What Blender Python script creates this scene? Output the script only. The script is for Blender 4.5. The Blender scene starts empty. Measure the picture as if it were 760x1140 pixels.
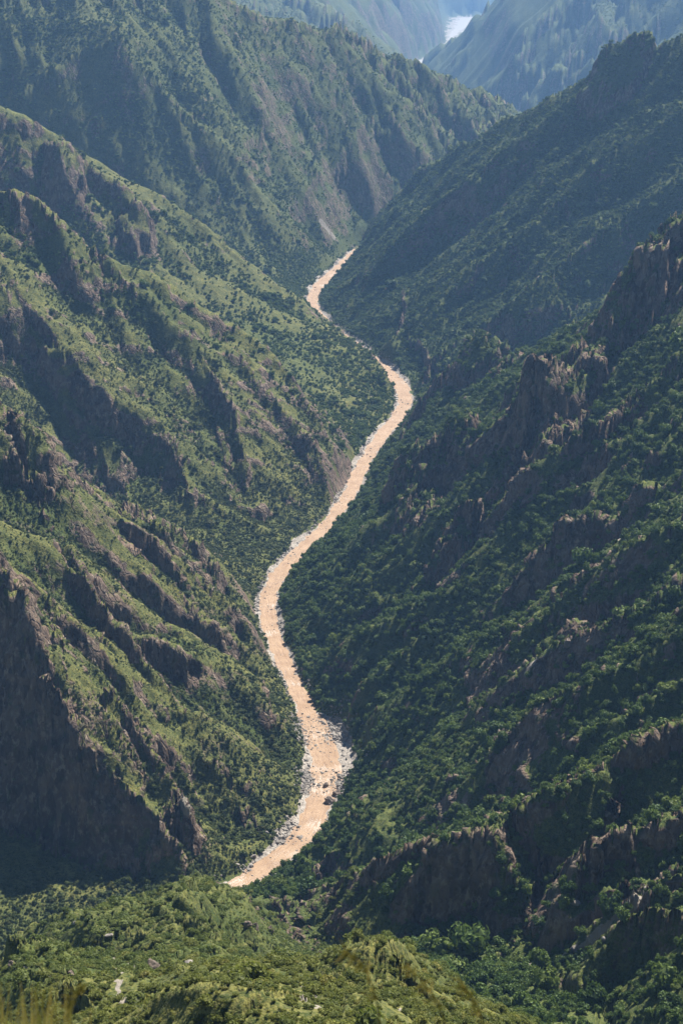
import bpy, math, random, time
import numpy as np
T0 = time.time()
rng = np.random.default_rng(11)
random.seed(11)
RAD = math.radians

# ------------------------------------------------------------------ camera model
CAM_H, PITCH, FPX = 800.0, 18.35, 1988.0      # metres, degrees down, focal length in photo pixels (760 x 1140)
ct, st = math.cos(RAD(PITCH)), math.sin(RAD(PITCH))

def ray(u, v):
    dx, dy = (u - 380.0) / FPX, (570.0 - v) / FPX
    return np.array([dx, ct + dy * st, -st + dy * ct])

def PY(u, v, Y):                    # point on the sight line at a distance Y up the valley
    d = ray(u, v); t = Y / d[1]
    return (d[0] * t, Y, CAM_H + d[2] * t)

def PZ(u, v, z=0.0):                # point on the sight line at a height z
    d = ray(u, v); t = (z - CAM_H) / d[2]
    return (d[0] * t, d[1] * t, z)

def sstep(a, b, x):
    t = np.clip((x - a) / (b - a), 0, 1)
    return t * t * (3 - 2 * t)

# ------------------------------------------------------------------ noise
def _h(ix, iy, seed):
    a = (ix.astype(np.int64) * 374761393 + iy.astype(np.int64) * 668265263 + seed * 2246822519) & 0xFFFFFFFF
    a = ((a ^ (a >> 13)) * 1274126177) & 0xFFFFFFFF
    a = (a ^ (a >> 16)) & 0xFFFFFFFF
    return a

def rnd(ix, iy, seed):
    return (_h(ix, iy, seed).astype(np.float32)) * np.float32(1 / 4294967296.0)

def noise2(x, y, seed=0):
    ix, iy = np.floor(x), np.floor(y)
    fx, fy = (x - ix).astype(np.float32), (y - iy).astype(np.float32)
    u, v = fx * fx * fx * (fx * (fx * 6 - 15) + 10), fy * fy * fy * (fy * (fy * 6 - 15) + 10)
    def g(i, j):
        a = rnd(ix + i, iy + j, seed) * np.float32(6.2831853)
        return np.cos(a) * (fx - i) + np.sin(a) * (fy - j)
    n0 = g(0, 0) * (1 - u) + g(1, 0) * u
    n1 = g(0, 1) * (1 - u) + g(1, 1) * u
    return (n0 * (1 - v) + n1 * v) * np.float32(1.45)

def fbm(x, y, oct=4, seed=0, gain=.5):
    s, a, f = 0, 1.0, 1.0
    for k in range(oct):
        s = s + a * noise2(x * f + 17.3 * k, y * f - 9.1 * k, seed + k)
        a *= gain; f *= 2.03
    return s

def ridged(x, y, oct=4, seed=0, gain=.5):
    s, a, f, w = 0, 1.0, 1.0, 1.0
    for k in range(oct):
        n = 1 - np.abs(noise2(x * f + 31.7 * k, y * f + 12.9 * k, seed + k)) * 1.4
        s = s + a * n * w
        w = np.clip(n, 0, 1); a *= gain; f *= 2.07
    return s

def stripes(X, Y, gx, gy, lam, seed):
    """cells of waves whose crests run down the slope (gx, gy): returns cos, sin of the phase"""
    L = np.sqrt(gx * gx + gy * gy) + 1e-6
    px_, py_ = -gy / L, gx / L
    x, y = X / lam * .8, Y / lam * .8
    ix, iy = np.floor(x), np.floor(y)
    fx, fy = (x - ix).astype(np.float32), (y - iy).astype(np.float32)
    c = np.zeros_like(fx); s = np.zeros_like(fx); W = np.zeros_like(fx)
    for i in (-1, 0, 1):
        for j in (-1, 0, 1):
            vx = fx - i - rnd(ix + i, iy + j, seed) * .9 - .05
            vy = fy - j - rnd(ix + i, iy + j, seed + 7) * .9 - .05
            w = np.clip(1 - (vx * vx + vy * vy) / 1.9, 0, 1) ** 3
            ph = (vx * px_ + vy * py_) * np.float32(6.2831853 / .8) + rnd(ix + i, iy + j, seed + 3) * 2.2
            c += w * np.cos(ph); s += w * np.sin(ph); W += w
    n = np.sqrt(c * c + s * s) + 1e-5
    return c / n, s / n, np.clip(n / (W + 1e-5) * 1.6, 0, 1)

# ------------------------------------------------------------------ the river course
RIVER_PX = [(240, 995), (262, 986), (300, 971), (330, 953), (347, 926), (361, 892), (365, 860), (354, 825), (343, 795), (330, 765),
            (315, 735), (301, 705), (294, 680), (300, 652), (315, 630), (335, 612), (360, 590), (385, 560), (398, 530), (410, 505),
            (430, 478), (450, 458), (453, 440), (440, 420), (420, 402), (395, 383), (372, 366), (352, 348), (345, 332), (358, 314), (376, 299), (390, 284)]
riv = [(-900, 900, 0), PZ(-40, 1115), PZ(60, 1085), PZ(150, 1045)] + [PZ(u, v) for u, v in RIVER_PX[1:]]
riv_half = [20, 20, 18, 18] + [17, 18, 20, 20, 22, 21, 20, 17, 15, 15, 16, 18, 19, 19, 18, 18, 18, 18, 18, 20, 22, 25, 25, 19, 17, 17, 19, 23, 26, 23, 20]
riv_half = [w * (.67 if k < 24 else .6) for k, w in enumerate(riv_half)]
riv += [(60, 4600, 0), (170, 4740, 2), (350, 4800, 5), (560, 4930, 12), (780, 5300, 5), (1000, 6100, -20), (1000, 7000, -45), (720, 8800, -85), (470, 10500, -112), (430, 11700, -128)]
riv_half += [20, 20, 20, 22, 22, 25, 28, 30, 30, 28]
riv += [PZ(466, 69, -140), PZ(486, 59, -140), PZ(500, 47, -140), PZ(504, 38, -140), PZ(514, 29, -140), PZ(519, 20, -140), (4300, 19600, -138)]
riv_half += [24, 24, 26, 62, 135, 160, 120]
riv = np.array(riv); riv_half = np.array(riv_half, float)

def resample(P, step, extra=None):
    seg = np.sqrt((np.diff(P[:, :2], axis=0) ** 2).sum(1)); s = np.r_[0, np.cumsum(seg)]
    n = int(s[-1] / step) + 1
    t = np.linspace(0, s[-1], n)
    Q = np.stack([np.interp(t, s, P[:, k]) for k in range(P.shape[1])], 1)
    k = 5
    for _ in range(2):                      # round the corners
        pad = np.r_[Q[:1].repeat(k, 0), Q, Q[-1:].repeat(k, 0)]
        c = np.cumsum(np.r_[np.zeros((1, Q.shape[1])), pad], 0)
        Q = (c[2 * k + 1:] - c[:-2 * k - 1])[:len(Q)] / (2 * k + 1)
    return Q
RIV = resample(np.c_[riv, riv_half], 12.0)

# ------------------------------------------------------------------ crest lines and gully lines of the range
CREST = {}
CREST['near_left'] = [[(-620, 1780, 470), PY(-60, 405, 1820), PY(0, 447, 1850), PY(50, 500, 1900), PY(110, 548, 1930), PY(165, 570, 1960), PY(215, 595, 1980), PY(250, 640, 1965), PY(283, 682, 1990)],
                      [PY(-60, 560, 1560), PY(0, 640, 1500), PY(25, 660, 1500), PY(50, 730, 1470), PY(72, 780, 1440), PY(95, 850, 1405), PY(140, 900, 1392), PY(185, 932, 1385), PY(225, 970, 1385)]]
CREST['cliff_left'] = [[(-1300, 2700, 640), (-800, 2720, 470), PY(-40, 205, 2710), PY(0, 215, 2700), PY(50, 232, 2700), PY(100, 270, 2685), PY(140, 295, 2680), PY(200, 325, 2680), PY(280, 375, 2680), PY(330, 420, 2630), PY(365, 480, 2575), PY(378, 535, 2515)]]
CREST['mid_left'] = [[(-1500, 3450, 800), PY(-60, 80, 3500), PY(0, 112, 3500), PY(60, 150, 3500), PY(115, 180, 3500), PY(185, 220, 3500), PY(240, 260, 3480), PY(280, 300, 3420), PY(340, 338, 3380), PY(380, 372, 3300), PY(430, 415, 3090), PY(440, 428, 3070)]]
CREST['big_left'] = [[(-2600, 4300, 1000), PY(-100, -120, 4550), PY(100, -60, 4650), PY(180, -22, 4720), PY(240, 0, 4780), PY(290, 25, 4850), PY(330, 35, 4950), PY(380, 38, 5100), PY(450, 70, 5350), PY(510, 90, 5550), PY(540, 105, 5650), PY(562, 124, 5750), PY(620, 172, 5850), PY(690, 260, 5950)],
                     [PY(180, -22, 4720), PY(150, 10, 4560), PY(128, 30, 4370), PY(150, 60, 4340), PY(200, 112, 4300), PY(235, 152, 4270), PY(290, 215, 4230), PY(325, 265, 4190)],
                     [PY(128, 30, 4370), PY(70, 75, 4260), PY(20, 108, 4200)]]
CREST['near_right'] = [[PY(455, 505, 2640), PY(448, 480, 2640), PY(465, 450, 2650), PY(500, 412, 2620), PY(535, 390, 2600), PY(575, 403, 2560), PY(600, 395, 2510), PY(650, 352, 2420), PY(692, 338, 2350), PY(722, 290, 2210), PY(760, 276, 2150), (490, 2060, 455), (620, 1700, 530), (690, 1300, 545), (700, 900, 550), (640, 450, 600), (420, 120, 690), (160, -60, 765), (0, -10, 797.6), (-30, -200, 830)],
    [PY(705, 834, 1190), PY(620, 880, 1190), PY(560, 903, 1205), PY(480, 937, 1260), PY(420, 962, 1300), PY(365, 988, 1340)],
    [PY(830, 960, 960), PY(720, 1000, 960), PY(665, 1001, 990), PY(632, 1004, 1010), PY(590, 1034, 1020)],
    [PY(830, 1000, 860), PY(735, 1026, 880), PY(676, 1043, 900), PY(645, 1082, 905)]]
CREST['mid_right'] = [[(1500, 3600, 820), PY(900, 0, 3650), PY(760, 42, 3720), PY(700, 60, 3770), PY(665, 80, 3810), PY(640, 100, 3860), PY(600, 115, 3950), PY(560, 135, 4080), PY(500, 170, 4250), PY(450, 205, 4370), PY(430, 230, 4430), PY(403, 262, 4470)]]
CREST['far_left'] = [[(-2800, 8200, 1150), (-900, 9800, 1000), (-250, 12300, 1000), (250, 15600, 1000), (350, 17600, 800)]]
CREST['far_right'] = [[PY(472, 71, 11500), PY(495, 56, 11400), PY(514, 41, 11300), PY(530, 28, 11200), PY(543, 15, 11050), PY(554, 0, 10900), PY(600, -50, 10500), (1600, 9700, 1000), (2500, 8500, 1100), (3400, 7200, 1050)]]
CREST['far_back'] = [[(-500, 23000, 1350), (1200, 23300, 1300), (4500, 23000, 1400)]]
CREST['near_knoll'] = [[(0, -10, 797.6), (-6, 20, 772), (-14, 110, 690), (-24, 260, 590), PY(235, 1092, 450), PY(215, 1070, 640), PY(205, 1030, 800), PY(212, 989, 960), PY(245, 990, 1060), PY(262, 1000, 1150)],
                       [PY(205, 1030, 800), PY(160, 1012, 860), PY(130, 1024, 890), PY(105, 1031, 905), PY(62, 1031, 930), PY(22, 1052, 960), PY(-20, 1075, 980)],
                       [PY(235, 1092, 450), PY(100, 1100, 560), PY(40, 1078, 640), PY(0, 1080, 680), PY(-60, 1090, 700)],
                       [(0, 20, 770), (12, 200, 640), PY(420, 1100, 430), PY(420, 1054, 600), PY(445, 1060, 640)]]
GULLY = [
    [(-120, 2140, 14), (-230, 2240, 40), (-330, 2310, 62), (-440, 2310, 112), (-620, 2260, 215), (-1000, 2250, 400)],
    [(10, 2740, 10), (-120, 2980, 60), (-290, 3190, 130), (-420, 3270, 195), (-620, 3320, 240), (-900, 3350, 370), (-1400, 3300, 560)],
    [(-70, 3890, 6), (-220, 3990, 60), (-450, 4060, 150), (-800, 4080, 280), (-1600, 4050, 560)],
    [(120, 2990, 8), (300, 3150, 40), (500, 3250, 115), (800, 3200, 260), (1300, 3100, 500)],
    [(990, 7100, -48), (1400, 7000, 90), (1900, 6400, 330), (2700, 5600, 600)],
    [(860, 7900, -60), (550, 7500, 100), (100, 7200, 260), (-700, 6800, 500), (-1900, 6200, 740)],
    [PZ(290, 984, 4), PY(306, 992, 1310), PY(330, 1020, 1200), PY(346, 1060, 1050), PY(344, 1100, 800), PY(330, 1150, 560)],
    [PY(335, 1025, 1190), PY(420, 1046, 1060), PY(520, 1048, 1020), PY(600, 1072, 950), PY(700, 1180, 780), (190, 400, 440), (170, 150, 620)],
    [PY(775, 1140, 820)], [PY(830, 1050, 905), PY(720, 1066, 930), PY(650, 1078, 945)], [PY(775, 900, 1080), PY(775, 802, 1180), PY(775, 690, 1330), PY(775, 575, 1520), PY(775, 500, 1680), PY(775, 360, 1950)],
    [PY(-120, 900, 1450), PY(-50, 915, 1435), PY(0, 924, 1425), PY(40, 934, 1413), PY(75, 950, 1392), PY(110, 965, 1374), PY(150, 977, 1364), PY(188, 984, 1356)],
    [(-190, 1320, 2), (-260, 1120, 30), PY(5, 1110, 860), PY(0, 1160, 640)],
]
def base_solve(x0, x1, y0, y1, h, bound=None, levels=4):
    """a smooth surface through all the lines (Laplace, coarse to fine)"""
    Z = None
    for lv in range(levels - 1, -1, -1):
        hh = h * 2 ** lv
        nx, ny = int(round((x1 - x0) / hh)) + 1, int(round((y1 - y0) / hh)) + 1
        xs, ys = x0 + hh * np.arange(nx), y0 + hh * np.arange(ny)
        acc = np.zeros((ny, nx)); cnt = np.zeros((ny, nx))
        def put(P, wgt):
            P = np.asarray(P, float)
            for a, b in zip(P[:-1], P[1:]):
                n = int(np.hypot(*(b - a)[:2]) / (hh * .5)) + 2
                t = np.linspace(0, 1, n)[:, None]; q = a + (b - a) * t
                i = np.round((q[:, 0] - x0) / hh).astype(int); j = np.round((q[:, 1] - y0) / hh).astype(int)
                ok = (i >= 0) & (i < nx) & (j >= 0) & (j < ny)
                np.add.at(acc, (j[ok], i[ok]), q[ok, 2] * wgt); np.add.at(cnt, (j[ok], i[ok]), wgt)
        for g in GULLY: put(g, 1)
        for ls in CREST.values():
            for l in ls: put(l, 4)
        put(RIV[:, :3], 1000)
        if hh <= 14:                        # flat valley floor under the river
            for off in (-.6, .6):
                tn = np.gradient(RIV[:, :2], axis=0); tn /= np.linalg.norm(tn, axis=1)[:, None] + 1e-9
                q = RIV[:, :3].copy(); q[:, 0] += -tn[:, 1] * RIV[:, 3] * off; q[:, 1] += tn[:, 0] * RIV[:, 3] * off
                put(q, 1000)
        fix = cnt > 0
        val = np.where(fix, acc / np.maximum(cnt, 1e-9), 0)
        if bound is not None:
            for sl in ((0, slice(None)), (-1, slice(None)), (slice(None), 0), (slice(None), -1)):
                XX, YY = np.meshgrid(xs, ys)
                val[sl] = bound(XX[sl], YY[sl]); fix[sl] = True
        if Z is None: Z = np.full((ny, nx), 300.0)
        else:
            Zi = np.empty((ny, nx))
            jj = np.clip(np.arange(ny) / 2, 0, Z.shape[0] - 1.001); ii = np.clip(np.arange(nx) / 2, 0, Z.shape[1] - 1.001)
            j0, i0 = jj.astype(int), ii.astype(int); fj, fi = (jj - j0)[:, None], (ii - i0)[None]
            Zi = (Z[j0][:, i0] * (1 - fj) * (1 - fi) + Z[j0 + 1][:, i0] * fj * (1 - fi) + Z[j0][:, i0 + 1] * (1 - fj) * fi + Z[j0 + 1][:, i0 + 1] * fj * fi)
            Z = Zi
        Z[fix] = val[fix]
        par = (np.add.outer(np.arange(ny), np.arange(nx)) & 1).astype(bool)
        om = 1.8
        for it in range(500 if lv == levels - 1 else 110):
            for p in (par, ~par):
                Zp = np.pad(Z, 1, mode='edge')
                av = .25 * (Zp[:-2, 1:-1] + Zp[2:, 1:-1] + Zp[1:-1, :-2] + Zp[1:-1, 2:])
                m = p & ~fix
                Z[m] += (om if it > 5 else 1) * (av[m] - Z[m])
    return xs, ys, Z

def sampler(xs, ys, Z):
    h = xs[1] - xs[0]
    def f(x, y):
        i = np.clip((np.asarray(x, float) - xs[0]) / h, 1, len(xs) - 2.001); j = np.clip((np.asarray(y, float) - ys[0]) / h, 1, len(ys) - 2.001)
        i0 = np.minimum(i.astype(int), len(xs) - 3); j0 = np.minimum(j.astype(int), len(ys) - 3); a, b = i - i0, j - j0
        def w(t): return (-.5 * t + t * t - .5 * t ** 3, 1 - 2.5 * t * t + 1.5 * t ** 3, .5 * t + 2 * t * t - 1.5 * t ** 3, -.5 * t * t + .5 * t ** 3)
        wa, wb = w(a), w(b); s = 0
        for q in range(4):
            r = 0
            for p in range(4): r = r + wa[p] * Z[j0 + q - 1, i0 + p - 1]
            s = s + wb[q] * r
        return s
    return f
gx_, gy_, gz_ = base_solve(-6400, 6400, -800, 26400, 40.0)
F_far = sampler(gx_, gy_, gz_)
nx_, ny_, nz_ = base_solve(-1000, 1000, -200, 5400, 10.0, bound=F_far, levels=3)
F_near = sampler(nx_, ny_, nz_)
def base(x, y):
    x = np.asarray(x, float); y = np.asarray(y, float)
    e = np.maximum(np.abs(x) - 850, np.maximum(y - 5200, -100 - y))
    w = sstep(0, 120, e)
    return F_near(x, y) * (1 - w) + F_far(x, y) * w
print('base', round(time.time() - T0, 1))

def hit(u, v, lift=0.0, y0=200.0, y1=16000.0):
    """where the sight line of a photo point meets the base surface"""
    d = ray(u, v)
    Y = np.geomspace(y0, y1, 6000); t = Y / d[1]
    x, z = d[0] * t, CAM_H + d[2] * t
    b = base(x, Y) + lift - z
    k = np.argmax(b > 0)
    return (x[k], Y[k], z[k])

# spurs and ribs on the flanks: photo points with the height they stand out, width of the steep side and of the gentle side
SPURS = [
    # right flank, from the peak down to the lower right corner
    ([(770, 360, 22), (700, 432, 26), (660, 482, 26), (610, 515, 24), (555, 555, 20), (500, 610, 14), (450, 660, 0)], 42, 110),
    ([(692, 345, 10), (650, 395, 30), (612, 430, 42), (580, 430, 44), (552, 458, 38), (525, 478, 36), (500, 492, 30), (465, 512, 36), (446, 545, 26), (430, 590, 9), (425, 615, 0)], 40, 90),
    ([(770, 500, 20), (680, 556, 24), (620, 598, 22), (585, 632, 18), (540, 690, 0)], 42, 90),
    ([(770, 575, 20), (680, 620, 24), (620, 662, 24), (570, 705, 22), (500, 770, 0)], 42, 90),
    ([(770, 632, 16), (700, 680, 20), (640, 712, 20), (560, 752, 16), (500, 800, 0)], 36, 80),
    ([(770, 686, 22), (690, 740, 26), (640, 775, 28), (560, 806, 30), (520, 845, 24), (470, 880, 0)], 40, 100),
    ([(770, 745, 12), (690, 800, 16), (620, 832, 14), (560, 850, 0)], 34, 70),
    ([(775, 802, 26), (705, 835, 32), (620, 880, 36), (560, 903, 40), (540, 925, 40), (480, 937, 40), (420, 962, 30), (372, 985, 14), (345, 1000, 0)], 46, 110),
    ([(775, 890, 16), (700, 925, 22), (640, 955, 22), (590, 990, 0)], 34, 70),
    2050,
    ([(20, 340, 10), (60, 372, 24), (110, 432, 34), (160, 462, 36), (195, 490, 34), (212, 545, 20), (215, 585, 0)], 40, 110),
    ([(150, 330, 6), (205, 372, 22), (235, 415, 34), (262, 452, 34), (280, 520, 26), (300, 575, 0)], 36, 90),
    ([(262, 390, 8), (310, 440, 26), (340, 478, 34), (362, 530, 24), (366, 560, 0)], 30, 70),
    ([(-10, 210, 0), (70, 178, 20), (78, 215, 24), (100, 245, 14), (130, 290, 0)], 30, 60),
    ([(110, 190, 20), (135, 200, 34), (155, 245, 26), (185, 275, 0)], 34, 60),
    1340,
    ([(110, 560, 8), (150, 600, 20), (195, 640, 22), (240, 690, 22), (250, 730, 0)], 22, 60),
    ([(60, 580, 8), (95, 640, 18), (140, 700, 20), (185, 760, 14), (215, 810, 0)], 24, 60),
    ([(95, 740, 6), (130, 770, 16), (165, 812, 24), (200, 870, 24), (230, 930, 10), (250, 965, 0)], 30, 70),
    ([(100, 905, 0), (82, 895, 16), (98, 920, 18), (108, 945, 0)], 16, 24),
    3120,
    ([(770, 122, 26), (700, 165, 34), (620, 215, 36), (560, 272, 36), (500, 315, 36), (440, 372, 22), (420, 390, 0)], 90, 240),
    ([(770, 190, 26), (680, 258, 34), (600, 320, 40), (540, 362, 36), (480, 400, 24), (462, 425, 0)], 90, 220),
    ([(640, 108, 16), (590, 150, 30), (520, 205, 32), (450, 262, 28), (400, 320, 0)], 80, 200),
    ([(770, 255, 20), (690, 310, 30), (630, 345, 30), (560, 392, 0)], 70, 180),
    4080,
    ([(330, 36, 30), (345, 80, 50), (372, 130, 50), (400, 190, 40), (405, 235, 0)], 120, 200),
    ([(392, 42, 30), (420, 95, 50), (445, 150, 40), (450, 200, 0)], 120, 180),
    ([(260, 12, 30), (268, 70, 50), (300, 130, 55), (340, 200, 44), (372, 262, 0)], 130, 220),
    ([(200, 0, 30), (215, 50, 50), (235, 100, 50), (270, 160, 30), (300, 205, 0)], 120, 220),
    300,
    ([(150, 1130, 0), (185, 1098, 8), (235, 1091, 11), (290, 1098, 9), (350, 1130, 0)], 14, 34),
    420,
    ([(-10, 1076, 9), (40, 1080, 12), (75, 1090, 10), (92, 1102, 0)], 16, 36), ([(392, 1064, 5), (430, 1054, 11), (470, 1070, 9), (520, 1100, 0)], 16, 40),
    700,
    ([(18, 1056, 0), (62, 1034, 15), (105, 1034, 15), (130, 1048, 5)], 24, 50), ([(150, 1020, 0), (205, 992, 13), (245, 994, 13), (282, 1014, 5)], 28, 50), ([(262, 1010, 4), (288, 1036, 12), (310, 1062, 4)], 16, 30),
    7800,
    ([(560, -5, 30), (585, 40, 70), (575, 85, 60), (560, 118, 0)], 150, 330),
    ([(330, -5, 50), (380, 20, 70), (420, 45, 30)], 140, 300), ([(395, -5, 50), (440, 20, 70), (468, 50, 20)], 140, 280), ([(445, -5, 50), (478, 18, 60), (494, 34, 0)], 130, 260),
    ([(640, -10, 40), (668, 30, 70), (640, 70, 50), (600, 105, 0)], 150, 300),
]
SP = []
y0_hit = 820
for it in SPURS:
    if isinstance(it, int): y0_hit = it; continue
    pts, wc, wf = it
    mul = {1340: .42, 2050: .9, 4080: 1.0, 7800: 1.3, 300: 1.0, 420: 1.0, 700: 1.0}.get(y0_hit, 1.5)
    SP.append((np.array([hit(u, v, a * mul, y0_hit) + (a * mul,) for u, v, a in pts]), wc, wf))

def seg_dist(x, y, P):
    """distance to a polyline, side of it and the interpolated 4th column"""
    best = np.full(x.shape, 1e12); side = np.zeros(x.shape); val = np.zeros(x.shape)
    for a, b in zip(P[:-1], P[1:]):
        ex, ey = b[0] - a[0], b[1] - a[1]; L2 = ex * ex + ey * ey + 1e-9
        t = np.clip(((x - a[0]) * ex + (y - a[1]) * ey) / L2, 0, 1)
        dx, dy = x - a[0] - t * ex, y - a[1] - t * ey
        d2 = dx * dx + dy * dy
        m = d2 < best
        best = np.where(m, d2, best); side = np.where(m, np.sign(ex * (y - a[1]) - ey * (x - a[0])), side)
        val = np.where(m, a[3] + (b[3] - a[3]) * t, val)
    return np.sqrt(best), side, val

# ------------------------------------------------------------------ grid: finer near the viewpoint, coarser far off and outside
QUALITY = 1.0
ys = [-120.0]
while ys[-1] < 25600:
    Y = ys[-1]
    step = max(1.6, (.0027 if Y < 7000 else .005) * Y) / QUALITY
    if Y < 20: step = 8
    ys.append(Y + step)
ys = np.array(ys)
u = list(np.arange(0, .25, .00075 / QUALITY))
while u[-1] < .75: u.append(u[-1] + max(.00075, (u[-1] - .25) * .10))
u = np.array(u); us = np.r_[-u[:0:-1], u]
NR, NC = len(ys), len(us)
Yg = np.repeat(ys[:, None], NC, 1); Wd = (np.maximum(ys, 0) + 160)[:, None]
Xg = us[None] * Wd
print('grid', NR, NC, NR * NC)

wx = fbm(Xg / 150, Yg / 150, 3, 5) * 14 * sstep(200, 900, Yg); wy = fbm(Xg / 150, Yg / 150, 3, 25) * 14 * sstep(200, 900, Yg)
fade_r = np.ones_like(Xg)
# distance to the river
RD = np.full(Xg.shape, 1e4); RW = np.full(Xg.shape, 20.0); RZ = np.zeros(Xg.shape); RS = np.zeros(Xg.shape)
rseg = np.c_[RIV[::2], np.zeros(len(RIV[::2]))]
for a, b in zip(range(0, len(rseg) - 1, 6), range(6, len(rseg) + 6, 6)):
    P = rseg[a:b + 1]
    if len(P) < 2: continue
    r0 = np.searchsorted(ys, P[:, 1].min() - 260); r1 = np.searchsorted(ys, P[:, 1].max() + 260)
    xx, yy = Xg[r0:r1], Yg[r0:r1]
    m = (xx > P[:, 0].min() - 260) & (xx < P[:, 0].max() + 260)
    if not m.any(): continue
    Q = P.copy(); Q[:, 3] = P[:, 3]
    d, sd, w = seg_dist(xx[m], yy[m], Q)
    Q[:, 3] = P[:, 2]
    _, _, z = seg_dist(xx[m], yy[m], Q)
    sub = RD[r0:r1]; cur = sub[m]; nb = d < cur
    cur[nb] = d[nb]; sub[m] = cur
    for arr, vv in ((RW, w), (RZ, z), (RS, sd)):
        s_ = arr[r0:r1]; c_ = s_[m]; c_[nb] = vv[nb]; s_[m] = c_
off = sstep(0, 45, RD - RW)
wx *= off; wy *= off
Z = base(Xg + wx, Yg + wy)
for P, wc, wf in SP:
    m0 = wf * 1.2
    r0, r1 = np.searchsorted(ys, P[:, 1].min() - m0), np.searchsorted(ys, P[:, 1].max() + m0)
    xx, yy = Xg[r0:r1] + wx[r0:r1] * .6, Yg[r0:r1] + wy[r0:r1] * .6
    m = (xx > P[:, 0].min() - m0) & (xx < P[:, 0].max() + m0)
    if not m.any(): continue
    d, sd, a = seg_dist(xx[m], yy[m], P)
    # the camera side of each line is the side the viewpoint lies on
    dirx, diry = P[-1, 0] - P[0, 0], P[-1, 1] - P[0, 1]
    cam = np.sign(dirx * (0 - P[0, 1]) - diry * (0 - P[0, 0]))
    near = sd == cam
    h = np.where(near, 1 - sstep(0, wc, d), np.clip(1 - d / wf, 0, 1) ** 1.3)
    s_ = Z[r0:r1]; c_ = s_[m]; s_[m] = c_ + a * h
# rounded crags that stand up from the right flank: photo point, radius, height
for u_, v_, rad_, hh_ in ((735, 284, 70, 34), (775, 288, 70, 20), (700, 345, 40, 26), (533, 392, 42, 30), (566, 402, 30, 18), (575, 432, 24, 26), (600, 468, 22, 24), (625, 432, 24, 20), (600, 500, 24, 24), (505, 495, 32, 30), (455, 522, 34, 40), (470, 560, 22, 22),
                          (505, 600, 26, 22), (632, 722, 12, 14), (40, 500, 30, 26), (150, 250, 40, 40), (70, 190, 42, 34), (205, 905, 14, 20), (690, 72, 70, 40)):
    hx, hy, hz_ = hit(u_, v_, hh_, 820 if v_ > 300 or u_ < 300 else 1800 if v_ > 200 else 3200)
    r0, r1 = np.searchsorted(ys, hy - rad_ * 1.6), np.searchsorted(ys, hy + rad_ * 1.6)
    xx, yy = Xg[r0:r1] - hx, Yg[r0:r1] - hy - rad_ * .35
    dd_ = np.sqrt(xx ** 2 + (yy * .8) ** 2) * (1 + .35 * fbm(Xg[r0:r1] / rad_ / .7, Yg[r0:r1] / rad_ / .7, 2, 480))
    Z[r0:r1] += hh_ * np.clip(1 - (dd_ / rad_) ** 3, 0, 1) ** .8
print('spurs', round(time.time() - T0, 1))

def grad(Z):
    dv = np.gradient(Z, axis=0) / np.gradient(ys)[:, None]
    du = np.gradient(Z, us, axis=1) / Wd
    dW = np.gradient(np.maximum(ys, 0) + 160)[:, None] / np.gradient(ys)[:, None]
    return du, dv - du * us[None] * dW

# gullies cut down the slopes
far = sstep(4000, 5200, Yg)
for lam, amp, seed in ((420, 26, 1), (170, 17, 2), (78, 4.6, 3), (36, 1.7, 4), (17, 1.2, 5), (8, .45, 6)):
    sel = slice(np.searchsorted(ys, 3800 if lam == 420 else -200), np.searchsorted(ys, lam / .0022 * 1.2))
    if sel.stop - sel.start < 3: continue
    gx, gy = grad(Z)
    gx, gy = gx[sel].astype(np.float32), gy[sel].astype(np.float32)
    sl = np.sqrt(gx * gx + gy * gy)
    X_, Y_ = Xg[sel], Yg[sel]
    jx = noise2(X_ / lam / 1.7, Y_ / lam / 1.7, 50 + seed) * lam * .34 + noise2(X_ / lam * 1.6, Y_ / lam * 1.6, 55 + seed) * lam * .10; jy = noise2(X_ / lam / 1.7, Y_ / lam / 1.7, 70 + seed) * lam * .34
    c, s, conf = stripes(X_ + jx, Y_ + jy, gx, gy, lam, 100 + seed)
    tri = 1 - 2 * np.arccos(np.clip(c, -1, 1)) / np.float32(np.pi)
    patch = .25 + 1.0 * sstep(-.5, .6, noise2(X_ / lam / 4, Y_ / lam / 4, 90 + seed))
    k = amp * conf * patch * sstep(.12, .7, sl) * off[sel]
    if lam == 420: k = k * far[sel] * (1 + 1.6 * sstep(6200, 7200, Y_))
    if lam == 170: k = k * (1 + .1 * far[sel] + 1.2 * sstep(6000, 7500, Y_))
    k = k * sstep(120, 700, Y_) if lam > 60 else k * sstep(40, 300, Y_)
    if lam < 100: k = k * (1 - .65 * sstep(.95, 1.7, sl) * (1 - far[sel])) * (1 + .9 * far[sel] * (1 - 1.3 * sstep(6800, 7800, Y_)))
    kn_ = (1 - sstep(880, 1150, Y_ + .6 * np.maximum(X_, 0)))
    k = k * (1 - kn_ * (.8 if lam < 30 else .4))
    Z[sel] += k * (.25 * tri + .75 * c - .15)
print('gullies', round(time.time() - T0, 1))

# rock ledges: the slope is steepened in bands and left flatter between them
zb = Z + fbm(Xg / 220, Yg / 220, 3, 300) * 40
band = 46.0
f = zb / band; fi = np.floor(f); ff = f - fi
ter = (fi + np.where(ff < .62, ff * .62 / .62 * .55, .341 + (ff - .62) / .38 * .659)) * band
msk = sstep(.08, .5, fbm(Xg / 260 + 9, Yg / 260, 3, 320) + .10) * off * sstep(.45, .9, np.hypot(*grad(Z)))
Z = Z + (ter - zb) * .38 * msk * sstep(900, 1250, Yg)

gx, gy = grad(Z); slope = np.sqrt(gx * gx + gy * gy)
rock = sstep(1.25, 1.8, slope + .35 * fbm(Xg / 60, Yg / 60, 3, 340))
nrm = np.stack([-gx, -gy, np.ones_like(gx)], -1) / np.sqrt(1 + slope ** 2)[..., None]
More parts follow.
